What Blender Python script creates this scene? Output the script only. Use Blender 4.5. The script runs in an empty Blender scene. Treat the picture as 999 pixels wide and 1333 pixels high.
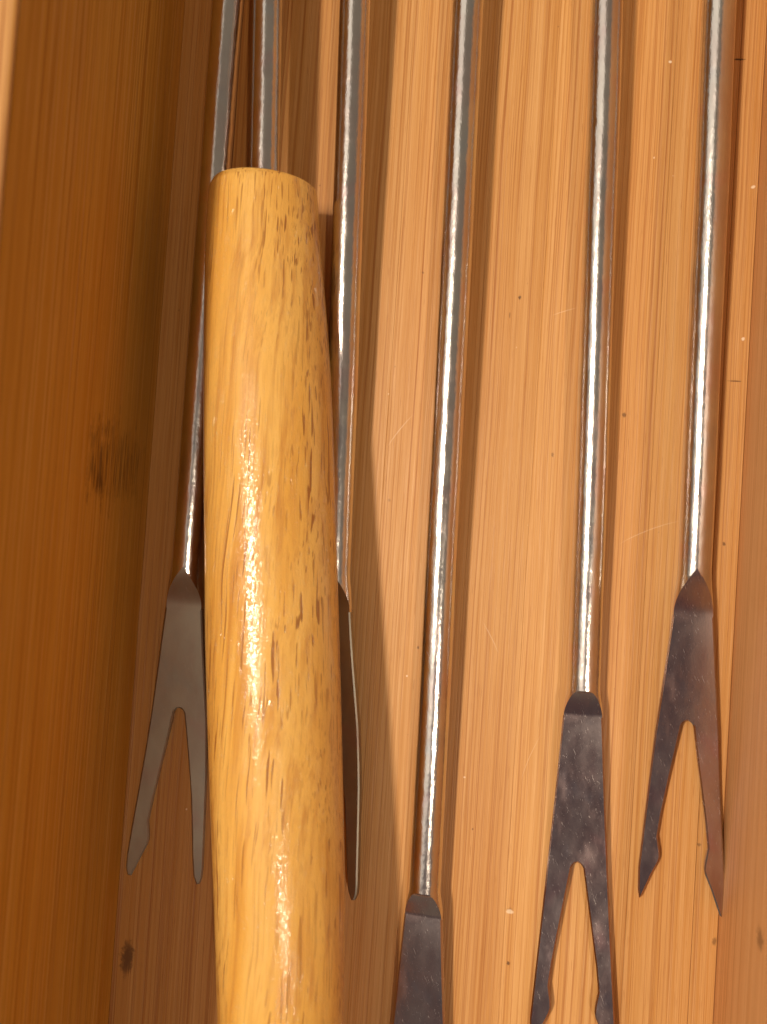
import bpy, bmesh, math, random
from mathutils import Vector, Matrix, noise

random.seed(7)
C = bpy.context.scene.collection
MM = 0.001
R = math.radians

# ------------------------------------------------------------------ camera
F_PX = 1200.0            # focal length in pixels of a 999 px wide picture
DIST = 120.0             # mm from the lens to the tray floor
YAW, PITCH, ROLL = R(6.0), R(2.3), R(3.6)
IR = Vector((math.cos(ROLL), math.sin(ROLL), 0))       # picture's right on the floor
IU = Vector((-math.sin(ROLL), math.cos(ROLL), 0))      # picture's up on the floor
back = (Vector((0, 0, 1)) + IR * math.tan(YAW) - IU * math.tan(PITCH)).normalized()
right = (IR - back * IR.dot(back)).normalized()
up = back.cross(right).normalized()
CAM = back * DIST
rot = Matrix((right, up, back)).transposed()
cam = bpy.data.cameras.new('camera')
cam_o = bpy.data.objects.new('camera', cam)
C.objects.link(cam_o)
cam_o.matrix_world = Matrix.Translation(CAM * MM) @ rot.to_4x4()
cam.sensor_fit = 'HORIZONTAL'
cam.sensor_width = 36.0
cam.lens = 36.0 * F_PX / 999.0
cam.clip_start = 0.002
cam.clip_end = 20.0
cam.dof.use_dof = True
cam.dof.focus_distance = (DIST - 5.0) * MM
cam.dof.aperture_fstop = 30.0
bpy.context.scene.camera = cam_o


def ray(px, py):
    return rot @ Vector(((px - 499.5) / F_PX, -(py - 666.5) / F_PX, -1.0))


def P(px, py, z=0.0):
    """point (mm) at height z that the photograph shows at a pixel"""
    d = ray(px, py)
    return CAM + d * ((z - CAM.z) / d.z)


def PX(px, py, x):
    d = ray(px, py)
    return CAM + d * ((x - CAM.x) / d.x)


# ------------------------------------------------------------------ world, lamps, exposure
world = bpy.data.worlds.new('World')
bpy.context.scene.world = world
world.use_nodes = True
wn = world.node_tree.nodes['Background']
wt = world.node_tree
wc = wt.nodes.new('ShaderNodeTexCoord')
wd = wt.nodes.new('ShaderNodeVectorMath')          # dim warm room, darkest behind the person leaning over the tray
wd.operation = 'DOT_PRODUCT'
wd.inputs[1].default_value = (IU * -0.62 + IR * 0.10 + Vector((0, 0, 1))).normalized()
wt.links.new(wc.outputs['Generated'], wd.inputs[0])
wr_ = wt.nodes.new('ShaderNodeValToRGB')
wr_.color_ramp.interpolation = 'EASE'
wr_.color_ramp.elements[0].position = 0.76
wr_.color_ramp.elements[0].color = (0.98, 0.77, 0.57, 1)
wr_.color_ramp.elements[1].position = 0.99
wr_.color_ramp.elements[1].color = (0.46, 0.325, 0.325, 1)
wt.links.new(wd.outputs['Value'], wr_.inputs[0])
wt.links.new(wr_.outputs[0], wn.inputs[0])
wn.inputs[1].default_value = 0.22


def area(name, off, energy, size, color, size_y=None):
    l = bpy.data.lights.new(name, 'AREA')
    l.energy = energy
    l.color = color
    if size_y:
        l.shape = 'RECTANGLE'
        l.size, l.size_y = size, size_y
    else:
        l.shape = 'DISK'
        l.size = size
    o = bpy.data.objects.new(name, l)
    C.objects.link(o)
    pos = IR * off[0] + IU * off[1] + Vector((0, 0, off[2]))
    o.location = pos
    z = pos.normalized()
    x = IR - z * IR.dot(z)
    x.normalize()
    y = z.cross(x)
    o.rotation_euler = Matrix((x, y, z)).transposed().to_euler()
    return o


area('ceiling_lamp', (-0.52, 0.10, 1.36), 16.5, 0.085, (1.0, 0.82, 0.64), 0.28)
area('second_lamp', (0.42, -0.40, 1.35), 5.0, 0.04, (1.0, 0.82, 0.62))
area('bright_ceiling', (-0.74, 0.50, 1.35), 7.0, 1.15, (1.0, 0.88, 0.74), 2.8)

vs = bpy.context.scene.view_settings
vs.view_transform = 'Standard'
vs.look = 'None'
vs.exposure = 0.0
vs.gamma = 1.0
vs.use_curve_mapping = False


# ------------------------------------------------------------------ node helper
class NT:
    def __init__(self, name):
        self.m = bpy.data.materials.new(name)
        self.m.use_nodes = True
        self.t = self.m.node_tree
        self.b = self.t.nodes['Principled BSDF']

    def put(self, s, v):
        if isinstance(v, bpy.types.NodeSocket):
            self.t.links.new(v, s)
        elif isinstance(v, (tuple, list)):
            s.default_value = tuple(v) + ((1,) if len(v) == 3 and s.type == 'RGBA' else ())
        else:
            s.default_value = v

    def math(self, op, a, b=0.0, c=None):
        n = self.t.nodes.new('ShaderNodeMath')
        n.operation = op
        self.put(n.inputs[0], a)
        self.put(n.inputs[1], b)
        if c is not None:
            self.put(n.inputs[2], c)
        return n.outputs[0]

    def add(self, a, b): return self.math('ADD', a, b)
    def sub(self, a, b): return self.math('SUBTRACT', a, b)
    def mul(self, a, b): return self.math('MULTIPLY', a, b)

    def coord(self):
        n = self.t.nodes.new('ShaderNodeTexCoord')
        v = self.t.nodes.new('ShaderNodeVectorMath')
        v.operation = 'SCALE'
        self.t.links.new(n.outputs['Object'], v.inputs[0])
        v.inputs['Scale'].default_value = 1000.0
        s = self.t.nodes.new('ShaderNodeSeparateXYZ')
        self.t.links.new(v.outputs[0], s.inputs[0])
        return s.outputs[0], s.outputs[1], s.outputs[2]

    def vec(self, x, y, z=0.0):
        n = self.t.nodes.new('ShaderNodeCombineXYZ')
        for s, v in zip(n.inputs, (x, y, z)):
            self.put(s, v)
        return n.outputs[0]

    def noise(self, v, scale=1.0, detail=2.0, rough=0.5, dist=0.0):
        n = self.t.nodes.new('ShaderNodeTexNoise')
        self.put(n.inputs['Vector'], v)
        n.inputs['Scale'].default_value = scale
        n.inputs['Detail'].default_value = detail
        n.inputs['Roughness'].default_value = rough
        n.inputs['Distortion'].default_value = dist
        return n.outputs[0]

    def step(self, v, lo, hi, a=0.0, b=1.0):
        n = self.t.nodes.new('ShaderNodeMapRange')
        n.interpolation_type = 'SMOOTHSTEP'
        self.put(n.inputs[0], v)
        for i, q in enumerate((lo, hi, a, b)):
            self.put(n.inputs[i + 1], q)
        return n.outputs[0]

    def mix(self, f, a, b, mode='MIX'):
        n = self.t.nodes.new('ShaderNodeMix')
        n.data_type = 'RGBA'
        n.blend_type = mode
        self.put(n.inputs[0], f)
        self.put(n.inputs[6], a)
        self.put(n.inputs[7], b)
        return n.outputs[2]

    def attr(self, name):
        n = self.t.nodes.new('ShaderNodeAttribute')
        n.attribute_type = 'OBJECT'
        n.attribute_name = name
        return n.outputs['Fac']

    def bump(self, h, strength, dist, normal=None):
        n = self.t.nodes.new('ShaderNodeBump')
        n.inputs['Strength'].default_value = strength
        n.inputs['Distance'].default_value = dist
        self.t.links.new(h, n.inputs['Height'])
        if normal:
            self.t.links.new(normal, n.inputs['Normal'])
        return n.outputs[0]

    def spot(self, u, v, cu, cv, ru, rv, lo=0.45, hi=1.3):
        """soft ellipse mask"""
        a = self.math('POWER', self.math('DIVIDE', self.sub(u, cu), ru), 2.0)
        b = self.math('POWER', self.math('DIVIDE', self.sub(v, cv), rv), 2.0)
        return self.step(self.add(a, b), lo, hi, 1.0, 0.0)


def bamboo(name, pale, mid, line, line_amt=0.7, rough=0.42, spots=(), smudges=(), cross='x', fine=1.0, scuffs=()):
    n = NT(name)
    x, y, z = n.coord()
    tone = n.attr('tone')
    c0 = n.add(n.add(x, z), n.mul(tone, 37.0))
    warp = n.noise(n.vec(n.mul(c0, 0.10), n.mul(y, 0.016), 3.0), 1.0, 2.0)
    c = n.add(c0, n.mul(n.sub(warp, 0.5), 1.0))
    broad = n.noise(n.vec(n.mul(c, 0.16), n.mul(y, 0.010), 1.0), 1.0, 2.0)
    med = n.noise(n.vec(n.mul(c, 1.5 * fine), n.mul(y, 0.007), 5.0), 1.0, 3.0, 0.6)
    lines = n.noise(n.vec(n.mul(c, 3.4 * fine), n.mul(y, 0.009), 9.0), 1.0, 3.0, 0.65)
    fib = n.noise(n.vec(n.mul(c, 10.0), n.mul(y, 0.10), 13.0), 1.0, 2.0, 0.6)
    dash = n.noise(n.vec(n.mul(c, 6.0), n.mul(y, 0.30), 17.0), 1.0, 1.0)
    zone = n.step(broad, 0.38, 0.62)
    col = n.mix(n.step(med, 0.30, 0.70), pale, mid)
    lm = n.step(lines, 0.53, 0.63)
    lm = n.mul(lm, n.add(0.62, n.mul(zone, 0.38)))
    col = n.mix(n.mul(lm, line_amt), col, line)
    fine2 = n.noise(n.vec(n.add(n.mul(c, 5.2 * fine), 70.0), n.mul(y, 0.006), 27.0), 1.0, 2.0, 0.5)
    col = n.mix(n.mul(n.step(fine2, 0.56, 0.64), 0.45), col, line)
    col = n.mix(n.mul(n.step(fine2, 0.42, 0.34), 0.18), col, (0.84, 0.56, 0.30))
    col = n.mix(n.mul(n.step(fib, 0.50, 0.75), 0.35), col, line)
    col = n.mix(n.mul(n.step(dash, 0.66, 0.76), 0.40), col, line)
    col = n.mix(n.mul(n.step(fib, 0.5, 0.25), 0.16), col, (0.86, 0.58, 0.34))
    # slow change of tone along the grain and by strip; low tones paint shade
    slow = n.noise(n.vec(n.mul(c0, 0.05), n.mul(y, 0.02), 21.0), 1.0, 3.0)
    col = n.mix(n.mul(n.step(slow, 0.3, 0.7), 0.22), col, n.mix(1.0, col, (0.86, 0.70, 0.62), 'MULTIPLY'))
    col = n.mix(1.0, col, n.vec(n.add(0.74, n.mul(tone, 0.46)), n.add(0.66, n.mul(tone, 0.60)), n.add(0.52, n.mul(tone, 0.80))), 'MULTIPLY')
    # stray dark specks
    sp = n.noise(n.vec(n.mul(x, 1.1), n.mul(n.add(y, n.mul(z, 2.0)), 0.8), 31.0), 1.0, 1.0)
    col = n.mix(n.mul(n.step(sp, 0.80, 0.84), 0.6), col, (0.10, 0.035, 0.012))
    sw = n.noise(n.vec(n.mul(x, 1.3), n.mul(n.add(y, n.mul(z, 2.0)), 1.0), 47.0), 1.0, 1.0)
    col = n.mix(n.mul(n.step(sw, 0.815, 0.835), 0.7), col, (0.88, 0.72, 0.50))
    u = x if cross == 'x' else z
    jit = n.noise(n.vec(x, y, z), 1.3, 3.0, 0.7)
    for (cu, cv, ru, rv, amt) in spots:
        ru, rv, amt = (ru * 0.8, rv * 0.85, amt * 0.85) if ru < 0.8 else (ru, rv, amt)
        ju = n.add(u, n.mul(n.sub(jit, 0.5), ru * 2.4))
        col = n.mix(n.mul(n.spot(ju, n.add(y, n.mul(n.sub(fib, 0.5), rv * 1.4)), cu, cv, ru, rv, 0.1, 1.5), amt), col, (0.05, 0.018, 0.008))
    if smudges:                                # bamboo nodes
        j1 = n.sub(n.noise(n.vec(n.mul(u, 0.55), n.mul(y, 0.30), 51.0), 1.0, 3.0, 0.65), 0.5)
        j2 = n.sub(n.noise(n.vec(n.mul(u, 0.9), n.mul(y, 0.45), 77.0), 1.0, 3.0, 0.65), 0.5)
        streak = n.noise(n.vec(n.mul(u, 2.2), n.mul(y, 0.16), 5.0), 1.0, 2.0)
        for (cu, cv, ru, rv, amt) in smudges:
            m = n.spot(n.add(u, n.mul(j1, ru * 1.6)), n.add(y, n.mul(j2, rv * 2.6)), cu, cv, ru, rv, 0.0, 1.5)
            col = n.mix(n.mul(n.mul(m, n.step(streak, 0.40, 0.62, 0.15, 1.0)), amt), col, (0.055, 0.018, 0.006))
    for (cu, cv, ru, rv, ang, amt) in scuffs:  # pale scratches and crumbs of wax
        du, dv = n.sub(x, cu), n.sub(y, cv)
        ca, sa = math.cos(ang), math.sin(ang)
        a_ = n.add(n.mul(du, ca), n.mul(dv, sa))
        b_ = n.add(n.add(n.mul(du, -sa), n.mul(dv, ca)), n.mul(n.math('POWER', a_, 2.0), 0.02))
        m = n.spot(a_, n.add(b_, n.mul(n.sub(jit, 0.5), rv * 1.5)), 0.0, 0.0, ru, rv, 0.3, 1.4)
        col = n.mix(n.mul(m, amt), col, (0.88, 0.74, 0.54))
    n.put(n.b.inputs['Base Color'], col)
    n.put(n.b.inputs['Roughness'], n.add(rough, n.mul(n.sub(fib, 0.5), 0.25)))
    n.b.inputs['Specular IOR Level'].default_value = 0.35
    h = n.sub(n.add(n.mul(fib, 0.5), n.mul(med, 0.3)), n.mul(lm, 0.35))
    n.put(n.b.inputs['Normal'], n.bump(h, 0.35, 0.00012))
    return n.m


def oak():
    n = NT('oiled oak')
    x, y, z = n.coord()
    wob = n.noise(n.vec(n.mul(x, 0.12), n.mul(y, 0.05), n.mul(z, 0.12)), 1.0, 2.0)
    xs = n.add(x, n.mul(n.sub(wob, 0.5), 2.2))
    zs = n.add(z, n.mul(n.sub(wob, 0.5), 1.6))
    broad = n.noise(n.vec(n.mul(xs, 0.22), n.mul(y, 0.022), n.mul(zs, 0.22)), 1.0, 3.0)
    grain = n.noise(n.vec(n.mul(xs, 1.1), n.mul(y, 0.03), n.mul(zs, 0.8)), 1.0, 3.0, 0.6)
    pores = n.noise(n.vec(n.mul(xs, 2.4), n.mul(y, 0.043), n.mul(zs, 2.1)), 1.0, 1.0)
    pores2 = n.noise(n.vec(n.add(n.mul(xs, 3.8), 40.0), n.mul(y, 0.07), n.mul(zs, 3.1)), 1.0, 1.0)
    fib = n.noise(n.vec(n.mul(xs, 6.0), n.mul(y, 0.22), n.mul(zs, 6.0)), 1.0, 2.0)
    col = n.mix(n.step(broad, 0.30, 0.72), (0.84, 0.515, 0.132), (0.75, 0.390, 0.068))
    col = n.mix(n.mul(n.step(grain, 0.46, 0.72), 0.55), col, (0.50, 0.20, 0.035))
    col = n.mix(n.mul(n.step(fib, 0.45, 0.75), 0.25), col, (0.52, 0.22, 0.05))
    longg = n.noise(n.vec(n.mul(xs, 2.6), n.mul(y, 0.016), n.mul(zs, 2.0)), 1.0, 3.0, 0.6)
    col = n.mix(n.mul(n.step(longg, 0.53, 0.66), 0.30), col, (0.47, 0.18, 0.03))
    clus = n.step(n.noise(n.vec(n.mul(x, 0.16), n.mul(y, 0.035), n.mul(z, 0.16)), 1.0, 2.0), 0.36, 0.60, 0.25, 1.0)
    pm = n.mul(n.math('MAXIMUM', n.step(pores, 0.625, 0.675), n.mul(n.step(pores2, 0.64, 0.70), 0.75)), clus)
    col = n.mix(n.mul(pm, 0.85), col, (0.27, 0.085, 0.014))
    n.put(n.b.inputs['Base Color'], col)
    n.b.inputs['Roughness'].default_value = 0.55
    n.b.inputs['Specular IOR Level'].default_value = 0.10
    crack = n.noise(n.vec(n.mul(x, 2.8), n.mul(y, 1.5), n.mul(z, 2.8)), 1.0, 3.0, 0.65, 0.8)
    h = n.sub(n.add(n.mul(crack, 0.9), n.mul(fib, 0.3)), n.mul(pm, 0.5))
    vo = n.t.nodes.new('ShaderNodeTexVoronoi')
    vo.feature = 'DISTANCE_TO_EDGE'
    n.put(vo.inputs['Vector'], n.vec(n.add(n.mul(x, 1.9), n.mul(crack, 1.2)), n.add(n.mul(y, 0.85), n.mul(crack, 1.0)), n.mul(z, 1.9)))
    vo.inputs['Scale'].default_value = 1.0
    fiss = n.step(vo.outputs['Distance'], 0.0, 0.09, 0.0, 1.0)
    hc = n.add(n.add(n.mul(crack, 0.7), n.mul(fiss, 0.55)), n.sub(n.mul(fib, 0.25), n.mul(pm, 0.7)))
    nb = n.bump(hc, 1.0, 0.000058)
    n.put(n.b.inputs['Normal'], n.bump(h, 0.25, 0.00012))
    n.b.inputs['Coat Weight'].default_value = 1.0
    n.b.inputs['Coat IOR'].default_value = 1.65
    n.b.inputs['Coat Roughness'].default_value = 0.09
    n.put(n.b.inputs['Coat Normal'], nb)
    return n.m


def steel(name, col, rough, scratch=0.0, smudge=0.0, bmp=0.30):
    n = NT(name)
    x, y, z = n.coord()
    n.b.inputs['Metallic'].default_value = 1.0
    wave = n.noise(n.vec(n.mul(x, 0.6), n.mul(y, 0.35), n.mul(z, 0.6)), 1.0, 3.0, 0.6)
    fine = n.noise(n.vec(n.mul(x, 6.0), n.mul(y, 2.2), n.mul(z, 6.0)), 1.0, 3.0, 0.7)
    scr = n.noise(n.vec(n.add(n.mul(x, 9.0), n.mul(y, 3.0)), n.add(n.mul(y, 0.7), n.mul(x, -0.25)), z), 1.0, 3.0, 0.65, 1.2)
    blot = n.noise(n.vec(n.mul(x, 0.22), n.mul(y, 0.10), 7.0), 1.0, 5.0, 0.6, 0.2)
    c = n.mix(n.mul(n.step(blot, 0.38, 0.64), smudge), col, n.mix(1.0, col, (0.74, 0.58, 0.60), 'MULTIPLY'))
    hue = n.noise(n.vec(n.mul(x, 0.28), n.mul(y, 0.16), 19.0), 1.0, 2.0)
    c = n.mix(n.mul(n.step(hue, 0.56, 0.70), smudge * 0.9), c, n.mix(1.0, c, (0.84, 0.98, 1.12), 'MULTIPLY'))
    c = n.mix(n.mul(n.step(hue, 0.45, 0.32), smudge * 0.9), c, n.mix(1.0, c, (1.05, 0.80, 0.86), 'MULTIPLY'))
    pit = n.noise(n.vec(n.mul(x, 1.1), n.mul(y, 0.7), 61.0), 1.0, 3.0, 0.6)
    c = n.mix(n.mul(n.step(pit, 0.73, 0.78), 0.75), c, (0.10, 0.055, 0.04))
    dust = n.noise(n.vec(n.mul(x, 2.3), n.mul(y, 1.5), 71.0), 1.0, 4.0, 0.75)
    sm = n.math('MAXIMUM', n.mul(n.step(scr, 0.64, 0.72), scratch), n.mul(n.step(dust, 0.58, 0.74), scratch * 0.45))
    c = n.mix(sm, c, (0.85, 0.80, 0.76))
    n.put(n.b.inputs['Base Color'], c)
    r = n.add(rough, n.mul(n.sub(wave, 0.5), 0.16))
    r = n.add(r, n.mul(n.step(blot, 0.5, 0.7), smudge * 0.16))
    n.put(n.b.inputs['Roughness'], n.add(r, n.mul(sm, 0.25)))
    h = n.add(n.mul(wave, 1.0), n.mul(fine, 0.17))
    n.put(n.b.inputs['Normal'], n.bump(h, bmp, 0.00015))
    return n.m


# ------------------------------------------------------------------ mesh helpers
def obj(name, bm, mat, parent=None, smooth=None):
    me = bpy.data.meshes.new(name)
    bmesh.ops.recalc_face_normals(bm, faces=bm.faces)
    for v in bm.verts:
        v.co *= MM
    bm.to_mesh(me)
    bm.free()
    me.materials.append(mat)
    if smooth is not None:
        for p in me.polygons:
            p.use_smooth = True
        me.set_sharp_from_angle(angle=R(smooth))
    o = bpy.data.objects.new(name, me)
    C.objects.link(o)
    o.parent = parent
    return o


def empty(name, label, cat, loc=(0, 0, 0), group=None):
    o = bpy.data.objects.new(name, None)
    C.objects.link(o)
    o.empty_display_size = 0.01
    o.location = Vector(loc) * MM
    o['label'] = label
    o['category'] = cat
    if group:
        o['group'] = group
    return o


def box(lo, hi, bev=0.0, seg=2):
    bm = bmesh.new()
    bmesh.ops.create_cube(bm, size=1.0)
    lo, hi = Vector(lo), Vector(hi)
    for v in bm.verts:
        v.co = Vector((lo[i] + (v.co[i] + 0.5) * (hi[i] - lo[i]) for i in range(3)))
    if bev:
        bmesh.ops.bevel(bm, geom=list(bm.edges), offset=bev, segments=seg, affect='EDGES', profile=0.5)
    return bm


def loft(rings, cap=True):
    bm = bmesh.new()
    rs = [[bm.verts.new(p) for p in r] for r in rings]
    for a, b in zip(rs, rs[1:]):
        k = len(a)
        for i in range(k):
            bm.faces.new((a[i], a[(i + 1) % k], b[(i + 1) % k], b[i]))
    if cap:
        bm.faces.new(rs[0])
        bm.faces.new(rs[-1])
    return bm


def tube(pts, radii, seg=28, squash=None):
    """round bar along a list of points"""
    rings = []
    for i, p in enumerate(pts):
        a, b = pts[max(i - 1, 0)], pts[min(i + 1, len(pts) - 1)]
        t = (b - a).normalized()
        sx = Vector((1, 0, 0)) - t * t.x
        sx.normalize()
        sz = sx.cross(t)
        r = radii[i]
        rings.append([p + sx * (r * math.cos(q)) + sz * (r * math.sin(q))
                      for q in [2 * math.pi * k / seg for k in range(seg)]])
    return loft(rings)


def plate(outline, seam, zt, c=0.18, bend=None, cuts=()):
    """stamped sheet: outline counter-clockwise (x, y); seam = edges left square"""
    k = len(outline)
    pts = [Vector((x, y, 0)) for x, y in outline]
    area2 = sum(pts[i].x * pts[(i + 1) % k].y - pts[(i + 1) % k].x * pts[i].y for i in range(k))
    sgn = 1 if area2 > 0 else -1
    ins = []
    for i in range(k):
        p, a, b = pts[i], pts[i - 1], pts[(i + 1) % k]
        d1, d2 = (p - a).normalized(), (b - p).normalized()
        n1, n2 = Vector((-d1.y, d1.x, 0)) * sgn, Vector((-d2.y, d2.x, 0)) * sgn
        o1 = 0.0 if (i - 1) % k in seam else c
        o2 = 0.0 if i in seam else c
        det = n1.x * n2.y - n1.y * n2.x
        if abs(det) < 0.08:
            off = (n1 * o1 + n2 * o2) * 0.5
        else:
            off = Vector(((o1 * n2.y - o2 * n1.y) / det, (n1.x * o2 - n2.x * o1) / det, 0))
            if off.length > 3 * c:
                off *= 3 * c / off.length
        ins.append(p + off)
    zc = zt - c * 0.8
    rings = [[p + Vector((0, 0, -zt)) for p in ins], [p + Vector((0, 0, -zc)) for p in pts],
             [p + Vector((0, 0, zc)) for p in pts], [p + Vector((0, 0, zt)) for p in ins]]
    bm = loft(rings)
    if bend:
        ys = [p.y for p in pts]
        y = math.ceil(min(ys)) + 0.37
        while y < max(ys):
            bmesh.ops.bisect_plane(bm, geom=list(bm.verts) + list(bm.edges) + list(bm.faces), dist=1e-5,
                                   plane_co=(0, y, 0), plane_no=(0, 1, 0))
            y += 1.5
        for v in bm.verts:
            v.co.z += bend(v.co.y, v.co.x)
    return bm


# ------------------------------------------------------------------ the tray
XL = P(191, 666).x               # foot of the left wall
XR = P(965, 666).x               # foot of the right wall
JL, JR = P(219, 666).x, P(932, 666).x
Y0, Y1 = -105.0, 108.0
HW = 42.0                        # wall height


def fx(px, py, r1, r2, amt):
    p = P(px, py)
    return (p.x, p.y, r1, r2, amt)


def wz(px, py, x, r1, r2, amt):
    p = PX(px, py, x)
    return (p.z, p.y, r1, r2, amt)


floor_spots = [fx(677, 387, .30, .30, .9), fx(720, 592, .2, .35, .6), fx(813, 540, .3, .4, .75), fx(943, 708, .25, .3, .8),
               fx(662, 1254, .3, .3, .9), fx(962, 77, 1.0, .13, .95), fx(958, 496, .9, .10, .7), fx(931, 1226, .35, .6, .6),
               fx(664, 1185, .5, .4, .35), fx(545, 843, .2, .25, .7), fx(507, 651, .25, .25, .35), fx(166, 1247, 0.9, 2.2, .75),
               fx(664, 410, .12, .5, .6), fx(911, 1100, .3, .25, .6)]
def sc(px, py, r1, r2, ang, amt):
    p = P(px, py)
    return (p.x, p.y, r1, r2, R(ang), amt)


scuffs = [sc(873, 80, .22, .18, 0, .9), sc(981, 243, .3, .2, 30, .85), sc(968, 441, .25, .2, 50, .85), sc(664, 1187, .5, .28, 0, .6),
          sc(520, 560, 2.6, .06, 55, .3), sc(845, 690, 4.0, .07, 25, .25), sc(735, 405, 1.6, .06, 20, .28), sc(640, 830, 2.2, .06, -60, .25),
          sc(530, 880, .12, .12, 0, .8), sc(605, 1012, .16, .12, 0, .6), sc(852, 205, .1, .16, 0, .6), sc(690, 985, 3.0, .05, 70, .2)]
M_FLOOR = bamboo('bamboo floor', (0.64, 0.355, 0.130), (0.55, 0.270, 0.074), (0.35, 0.122, 0.022), 0.68, spots=floor_spots, scuffs=scuffs)
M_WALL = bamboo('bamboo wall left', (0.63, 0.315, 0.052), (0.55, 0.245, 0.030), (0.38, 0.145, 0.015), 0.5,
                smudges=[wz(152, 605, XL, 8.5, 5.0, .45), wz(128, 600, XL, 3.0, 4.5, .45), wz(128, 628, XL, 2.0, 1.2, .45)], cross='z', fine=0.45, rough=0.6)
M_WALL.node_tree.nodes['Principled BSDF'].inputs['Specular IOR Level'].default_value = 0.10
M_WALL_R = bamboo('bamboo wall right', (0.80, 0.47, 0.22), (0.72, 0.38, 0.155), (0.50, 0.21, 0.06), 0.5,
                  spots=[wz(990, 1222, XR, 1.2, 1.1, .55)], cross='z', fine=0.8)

tray = empty('bamboo_tray', 'bamboo cutlery tray that holds all the steel forks, with grained floor strips and side walls', 'tray', (0, 0, 0))
fp = obj('floor_base', box((XL - 5, Y0, -5.0), (XR + 5, Y1, -3.0)), M_FLOOR, tray)
fp['tone'] = 0.5
edges = [XL + 0.02, JL] + [P(px, 666).x for px in (318, 420, 497, 611, 690, 764, 846)] + [JR, XR - 0.02]
tones = [0.0, 0.0, 0.18, 0.50, 0.58, 0.46, 0.66, 0.55, 0.68, 0.60]  # leftmost strips low: shade of wall and handle put into their colour
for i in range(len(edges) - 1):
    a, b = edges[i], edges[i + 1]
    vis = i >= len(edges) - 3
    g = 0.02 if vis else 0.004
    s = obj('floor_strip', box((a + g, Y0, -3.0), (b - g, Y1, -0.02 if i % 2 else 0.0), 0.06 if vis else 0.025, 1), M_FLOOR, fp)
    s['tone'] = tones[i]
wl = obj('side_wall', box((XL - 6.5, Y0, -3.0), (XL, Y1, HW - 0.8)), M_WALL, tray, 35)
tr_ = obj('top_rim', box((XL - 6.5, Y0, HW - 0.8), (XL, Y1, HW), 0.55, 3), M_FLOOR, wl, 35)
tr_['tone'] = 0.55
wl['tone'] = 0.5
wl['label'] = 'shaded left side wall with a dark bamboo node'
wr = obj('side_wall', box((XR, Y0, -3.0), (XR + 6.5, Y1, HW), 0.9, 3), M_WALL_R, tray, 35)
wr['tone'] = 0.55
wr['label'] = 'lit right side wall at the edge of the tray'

# ------------------------------------------------------------------ the forks
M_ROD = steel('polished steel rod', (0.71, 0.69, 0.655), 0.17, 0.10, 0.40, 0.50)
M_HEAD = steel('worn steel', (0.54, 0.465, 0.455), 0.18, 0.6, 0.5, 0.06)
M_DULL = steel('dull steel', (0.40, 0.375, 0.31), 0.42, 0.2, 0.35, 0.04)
M_OAK = oak()
RR = 1.98                         # rod radius
PT = 0.50                         # half the thickness of the stamped head


def prof_t(t, pw):
    return t ** pw if pw < 1 else t * t * (3 - 2 * t)


def head_body(ramp, L, bend, pw):
    """a round bar pressed flat over a ramp, then a sheet that ends in the crotch at -L"""
    rings, kf, mt = [], 10, 8
    nst = 22
    for i in range(nst + 2):
        t = min(1.0, i / nst)
        e = (t * t * (3 - 2 * t)) ** (0.85 if pw < 1 else 1.1)
        w = RR + (2.38 - RR) * e
        zl = RR + (PT - RR) * prof_t(t, pw)
        th = min(math.asin(min(1.0, zl / RR)), math.pi / 2 - 0.03)
        y = 0.3 + (ramp - 0.3) * (1 - t) if i <= nst else 0.0
        flank = [(-th + 2 * th * k / kf) for k in range(kf + 1)]
        ring = [(w * math.cos(q), RR * math.sin(q)) for q in flank]
        xe, ze = ring[-1]
        ring += [(xe * (1 - 2 * k / mt), ze) for k in range(1, mt)]
        ring += [(-w * math.cos(q), RR * math.sin(q)) for q in flank[::-1]]
        ring += [(-xe * (1 - 2 * k / mt), -ze) for k in range(1, mt)]
        rings.append([Vector((x, y, z)) for x, z in ring])
    bm = loft(rings)
    n_ring = len(rings[0])
    bm.faces.ensure_lookup_table()
    for q, f in enumerate(bm.faces):        # the pressed flats are worn like the head, the flanks polished like the rod
        k = q % n_ring
        f.material_index = 1 if (k < kf or kf + mt <= k < 2 * kf + mt) else 0
    S = -(L + 1.1)
    arc = [(-0.80 * math.cos(q), S + 1.15 * math.sin(q)) for q in [math.pi * k / 8 for k in range(9)]]   # left to right
    out = [(2.38, 0.02), (-2.38, 0.02), (-2.64, -0.22 * L), (-3.05, -0.57 * L), (-3.72, S)] + arc + [(3.72, S), (3.05, -0.57 * L), (2.64, -0.22 * L)]
    bm2 = plate(out, {0, 4, 13}, PT, bend=bend)
    me = bpy.data.meshes.new('tmp')
    bm2.to_mesh(me)
    bm2.free()
    bm.from_mesh(me)
    bpy.data.meshes.remove(me)
    return bm


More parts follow.
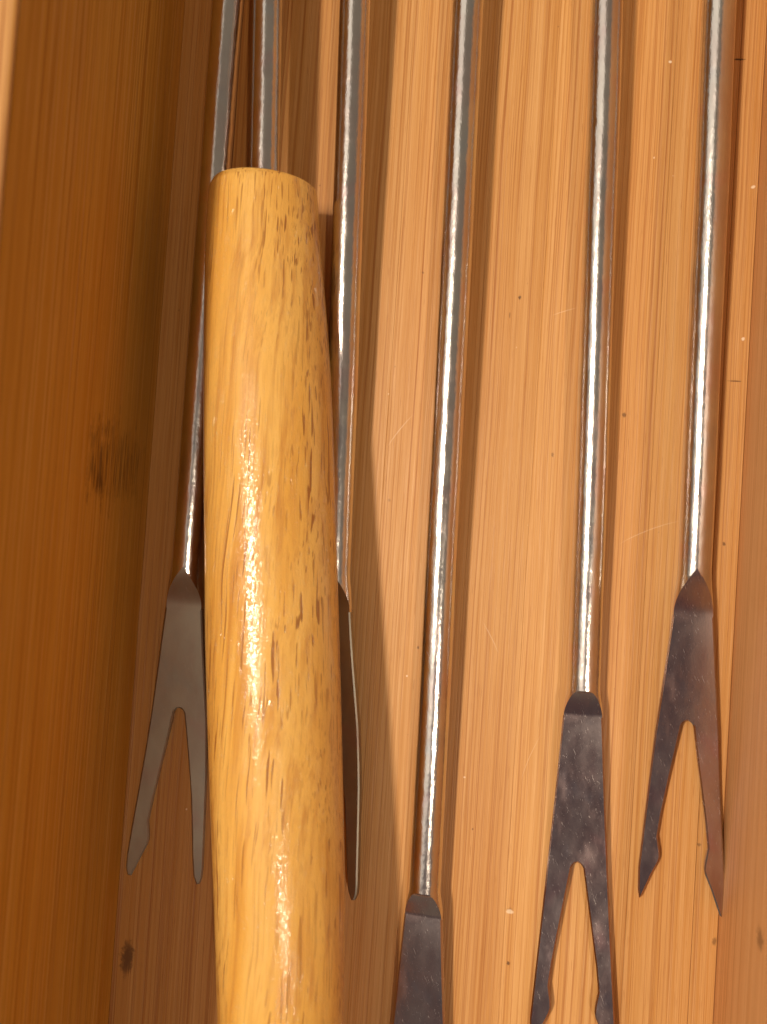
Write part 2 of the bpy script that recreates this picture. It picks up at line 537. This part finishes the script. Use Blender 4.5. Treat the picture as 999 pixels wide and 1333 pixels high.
def tine_bm(s, L, bend, k=1.0, blunt=False, twist=0.0):
    S = -(L + 1.1)
    out = [(-3.72, 0), (-4.30, -7.6), (-4.85, -14.6), (-5.15, -18.4), (-5.10, -21.2), (-4.92, -22.4), (-4.66, -22.2),
           (-3.55, -19.2), (-2.80, -17.5), (-2.62, -16.8), (-2.68, -16.0), (-2.98, -14.2), (-2.62, -11.2), (-0.80, 0)]
    if blunt and s > 0:
        out = [(-3.72, 0), (-4.50, -7.6), (-5.20, -14.6), (-5.62, -19.0), (-5.66, -20.8), (-5.40, -21.8), (-4.90, -21.9), (-4.35, -20.6),
               (-3.05, -17.6), (-2.88, -16.9), (-2.88, -16.2), (-3.12, -14.4), (-2.62, -10.8), (-0.80, 0)]
    elif blunt:
        out = [(-3.72, 0), (-4.20, -7.6), (-4.50, -14.6), (-4.68, -19.6), (-4.62, -20.8), (-4.36, -21.6), (-3.90, -21.7), (-3.45, -20.6),
               (-3.10, -18.0), (-2.75, -14.2), (-2.30, -10.2), (-0.80, 0)]
    out = [(x * s, y * k + S) for x, y in out]
    if s < 0:
        out = out[::-1]
    def bt(y, x):
        d = max(0.0, min(1.0, (S - y) / 9.0))
        return bend(y, x) - (x + s * 2.3) * math.tan(twist) * d * d * (3 - 2 * d)
    return plate(out, {len(out) - 1}, PT, bend=bt)


GROUP = 'steel fondue forks laid side by side in the tray'


def fork(label, start, top, roll=0.0, length=None, sag=0.0, ramp=3.4, L=18.3, hyaw=0.0, hpitch=0.0, ks=(1, 1), blunt=False, twist=0.0, pw=0.62, mat=None):
    """start: where the flat head begins, top: a point far up the shaft (mm)"""
    mat = mat or M_HEAD
    root = empty('fondue_fork', label, 'fondue fork', start, GROUP)
    ax = (top - start).normalized()
    sx = (Vector((1, 0, 0)) - ax * ax.x).normalized()
    sz = sx.cross(ax)
    m = Matrix((sx, ax, sz)).transposed().to_4x4()
    root.rotation_euler = (m @ Matrix.Rotation(roll, 4, 'Y')).to_euler()
    ln = length or (top - start).length
    # shaft
    nseg = 40
    pts, rad = [], []
    for i in range(nseg + 1):
        t = i / nseg
        y = ramp - 0.01 + (ln - ramp) * t
        wob = 0.11 * (noise.noise(Vector((start.x, y * 0.05, 0))))
        pts.append(Vector((sag * math.sin(math.pi * t) + wob * min(1, t * 8), y, wob * 0.5 * min(1, t * 8))))
        rad.append(RR * (1.0 + 0.012 * noise.noise(Vector((y * 0.08, start.x, 3))) * min(1, t * 8)))
    obj('shaft', tube(pts, rad), M_ROD, root, 40)

    def bend(y, x=0.0):
        return -0.75 * math.sin(math.pi * max(0.0, min(1.0, -y / (L + 23.0)))) ** 2
    hd = obj('fork_head', head_body(ramp, L, bend, pw), mat, root, 28)
    hd.data.materials.append(M_ROD)
    hd.matrix_local = Matrix.Translation((0, ramp * MM, 0)) @ Matrix.Rotation(hyaw, 4, 'Z') @ Matrix.Rotation(hpitch, 4, 'X') @ Matrix.Translation((0, -ramp * MM, 0))
    obj('tine', tine_bm(1, L, bend, ks[0], blunt), mat, hd, 28)
    obj('tine', tine_bm(-1, L, bend, ks[1], blunt, twist), mat, hd, 28)
    return root


# start pixel (flat begins), height; upper pixel, height
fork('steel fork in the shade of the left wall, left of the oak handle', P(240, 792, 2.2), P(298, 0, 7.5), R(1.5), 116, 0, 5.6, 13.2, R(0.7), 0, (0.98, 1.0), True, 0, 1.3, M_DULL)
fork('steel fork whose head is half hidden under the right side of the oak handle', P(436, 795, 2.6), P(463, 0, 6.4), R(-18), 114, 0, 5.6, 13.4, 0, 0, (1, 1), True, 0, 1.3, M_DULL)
fork('steel fork with its flat head cut off by the lower edge, beside the oak handle', P(552, 1192, 2.6), P(610, 0, 5.8), R(-9), 154)
fork('steel fork second from the right wall, its tines reaching the lower picture edge', P(759, 932, 2.6), P(791, 0, 5.8), R(-4), 128)
fork('steel fork nearest the right wall, with both pointed tines in full view', P(902, 802, 2.6), P(937, 0, 6.2), R(-4), 118, 0, 6.0, 13.0, 0, 0, (0.94, 1.0), False, R(7), 1.25)

# the fork laid the other way round, its oak handle towards the viewer
prof = [  # row, left and right edge of the handle, height of its axis
    (243, 281, 406, 7.8), (246, 276, 410.5, 7.8), (253, 272.5, 413.5, 7.8), (330, 268, 419, 8.0), (470, 266, 430, 8.4), (590, 266, 435.5, 8.8), (700, 267, 438.5, 9.4),
    (842, 268.5, 443, 10.3), (1032, 274, 447.5, 11.6), (1175, 279.5, 450, 12.5), (1333, 284.5, 447.5, 13.4), (1440, 291, 442, 14.0),
    (1480, 298, 436, 14.2), (1492, 308, 427, 14.25)]
hp, hr = [], []
for row, l, r, z in prof:
    p = P((l + r) / 2, row, z)
    depth = (CAM - p).dot(back)
    hp.append(p)
    hr.append((r - l) / 2 * depth / F_PX * 0.995)
base = hp[0].copy()


def smooth_path(pts, rad, n=6):
    op, orr = [], []
    k = len(pts)
    for i in range(k - 1):
        p0, p1, p2, p3 = pts[max(i - 1, 0)], pts[i], pts[i + 1], pts[min(i + 2, k - 1)]
        l1 = max((p2 - p1).length, 1e-6)
        m1 = (p2 - p0) / max((p2 - p0).length, 1e-6) * l1
        m2 = (p3 - p1) / max((p3 - p1).length, 1e-6) * l1
        r0, r1, r2, r3 = rad[max(i - 1, 0)], rad[i], rad[i + 1], rad[min(i + 2, k - 1)]
        d1 = (r2 - r0) / max((p2 - p0).length, 1e-6) * l1
        d2 = (r3 - r1) / max((p3 - p1).length, 1e-6) * l1
        for j in range(n):
            t = j / n
            a, b, c, d = 2 * t**3 - 3 * t**2 + 1, t**3 - 2 * t**2 + t, -2 * t**3 + 3 * t**2, t**3 - t**2
            op.append(p1 * a + m1 * b + p2 * c + m2 * d)
            orr.append(r1 * a + d1 * b + r2 * c + d2 * d)
    op.append(pts[-1])
    orr.append(rad[-1])
    return op, orr


rev = empty('fondue_fork', 'fork laid the other way round, its varnished oak handle towards the lower edge', 'fondue fork', base, GROUP)
sp, sr = smooth_path([p - base for p in hp], hr)
obj('handle', tube(sp, sr, 72), M_OAK, rev, 40)
a, b = P(344.5, 246, 8.2) - base, P(349, 0, 8.6) - base
d = (b - a)
obj('shaft', tube([a - d * 0.05, a, a + d * 0.5, b, b + d * 1.35], [RR * 0.93] * 5), M_ROD, rev, 40)
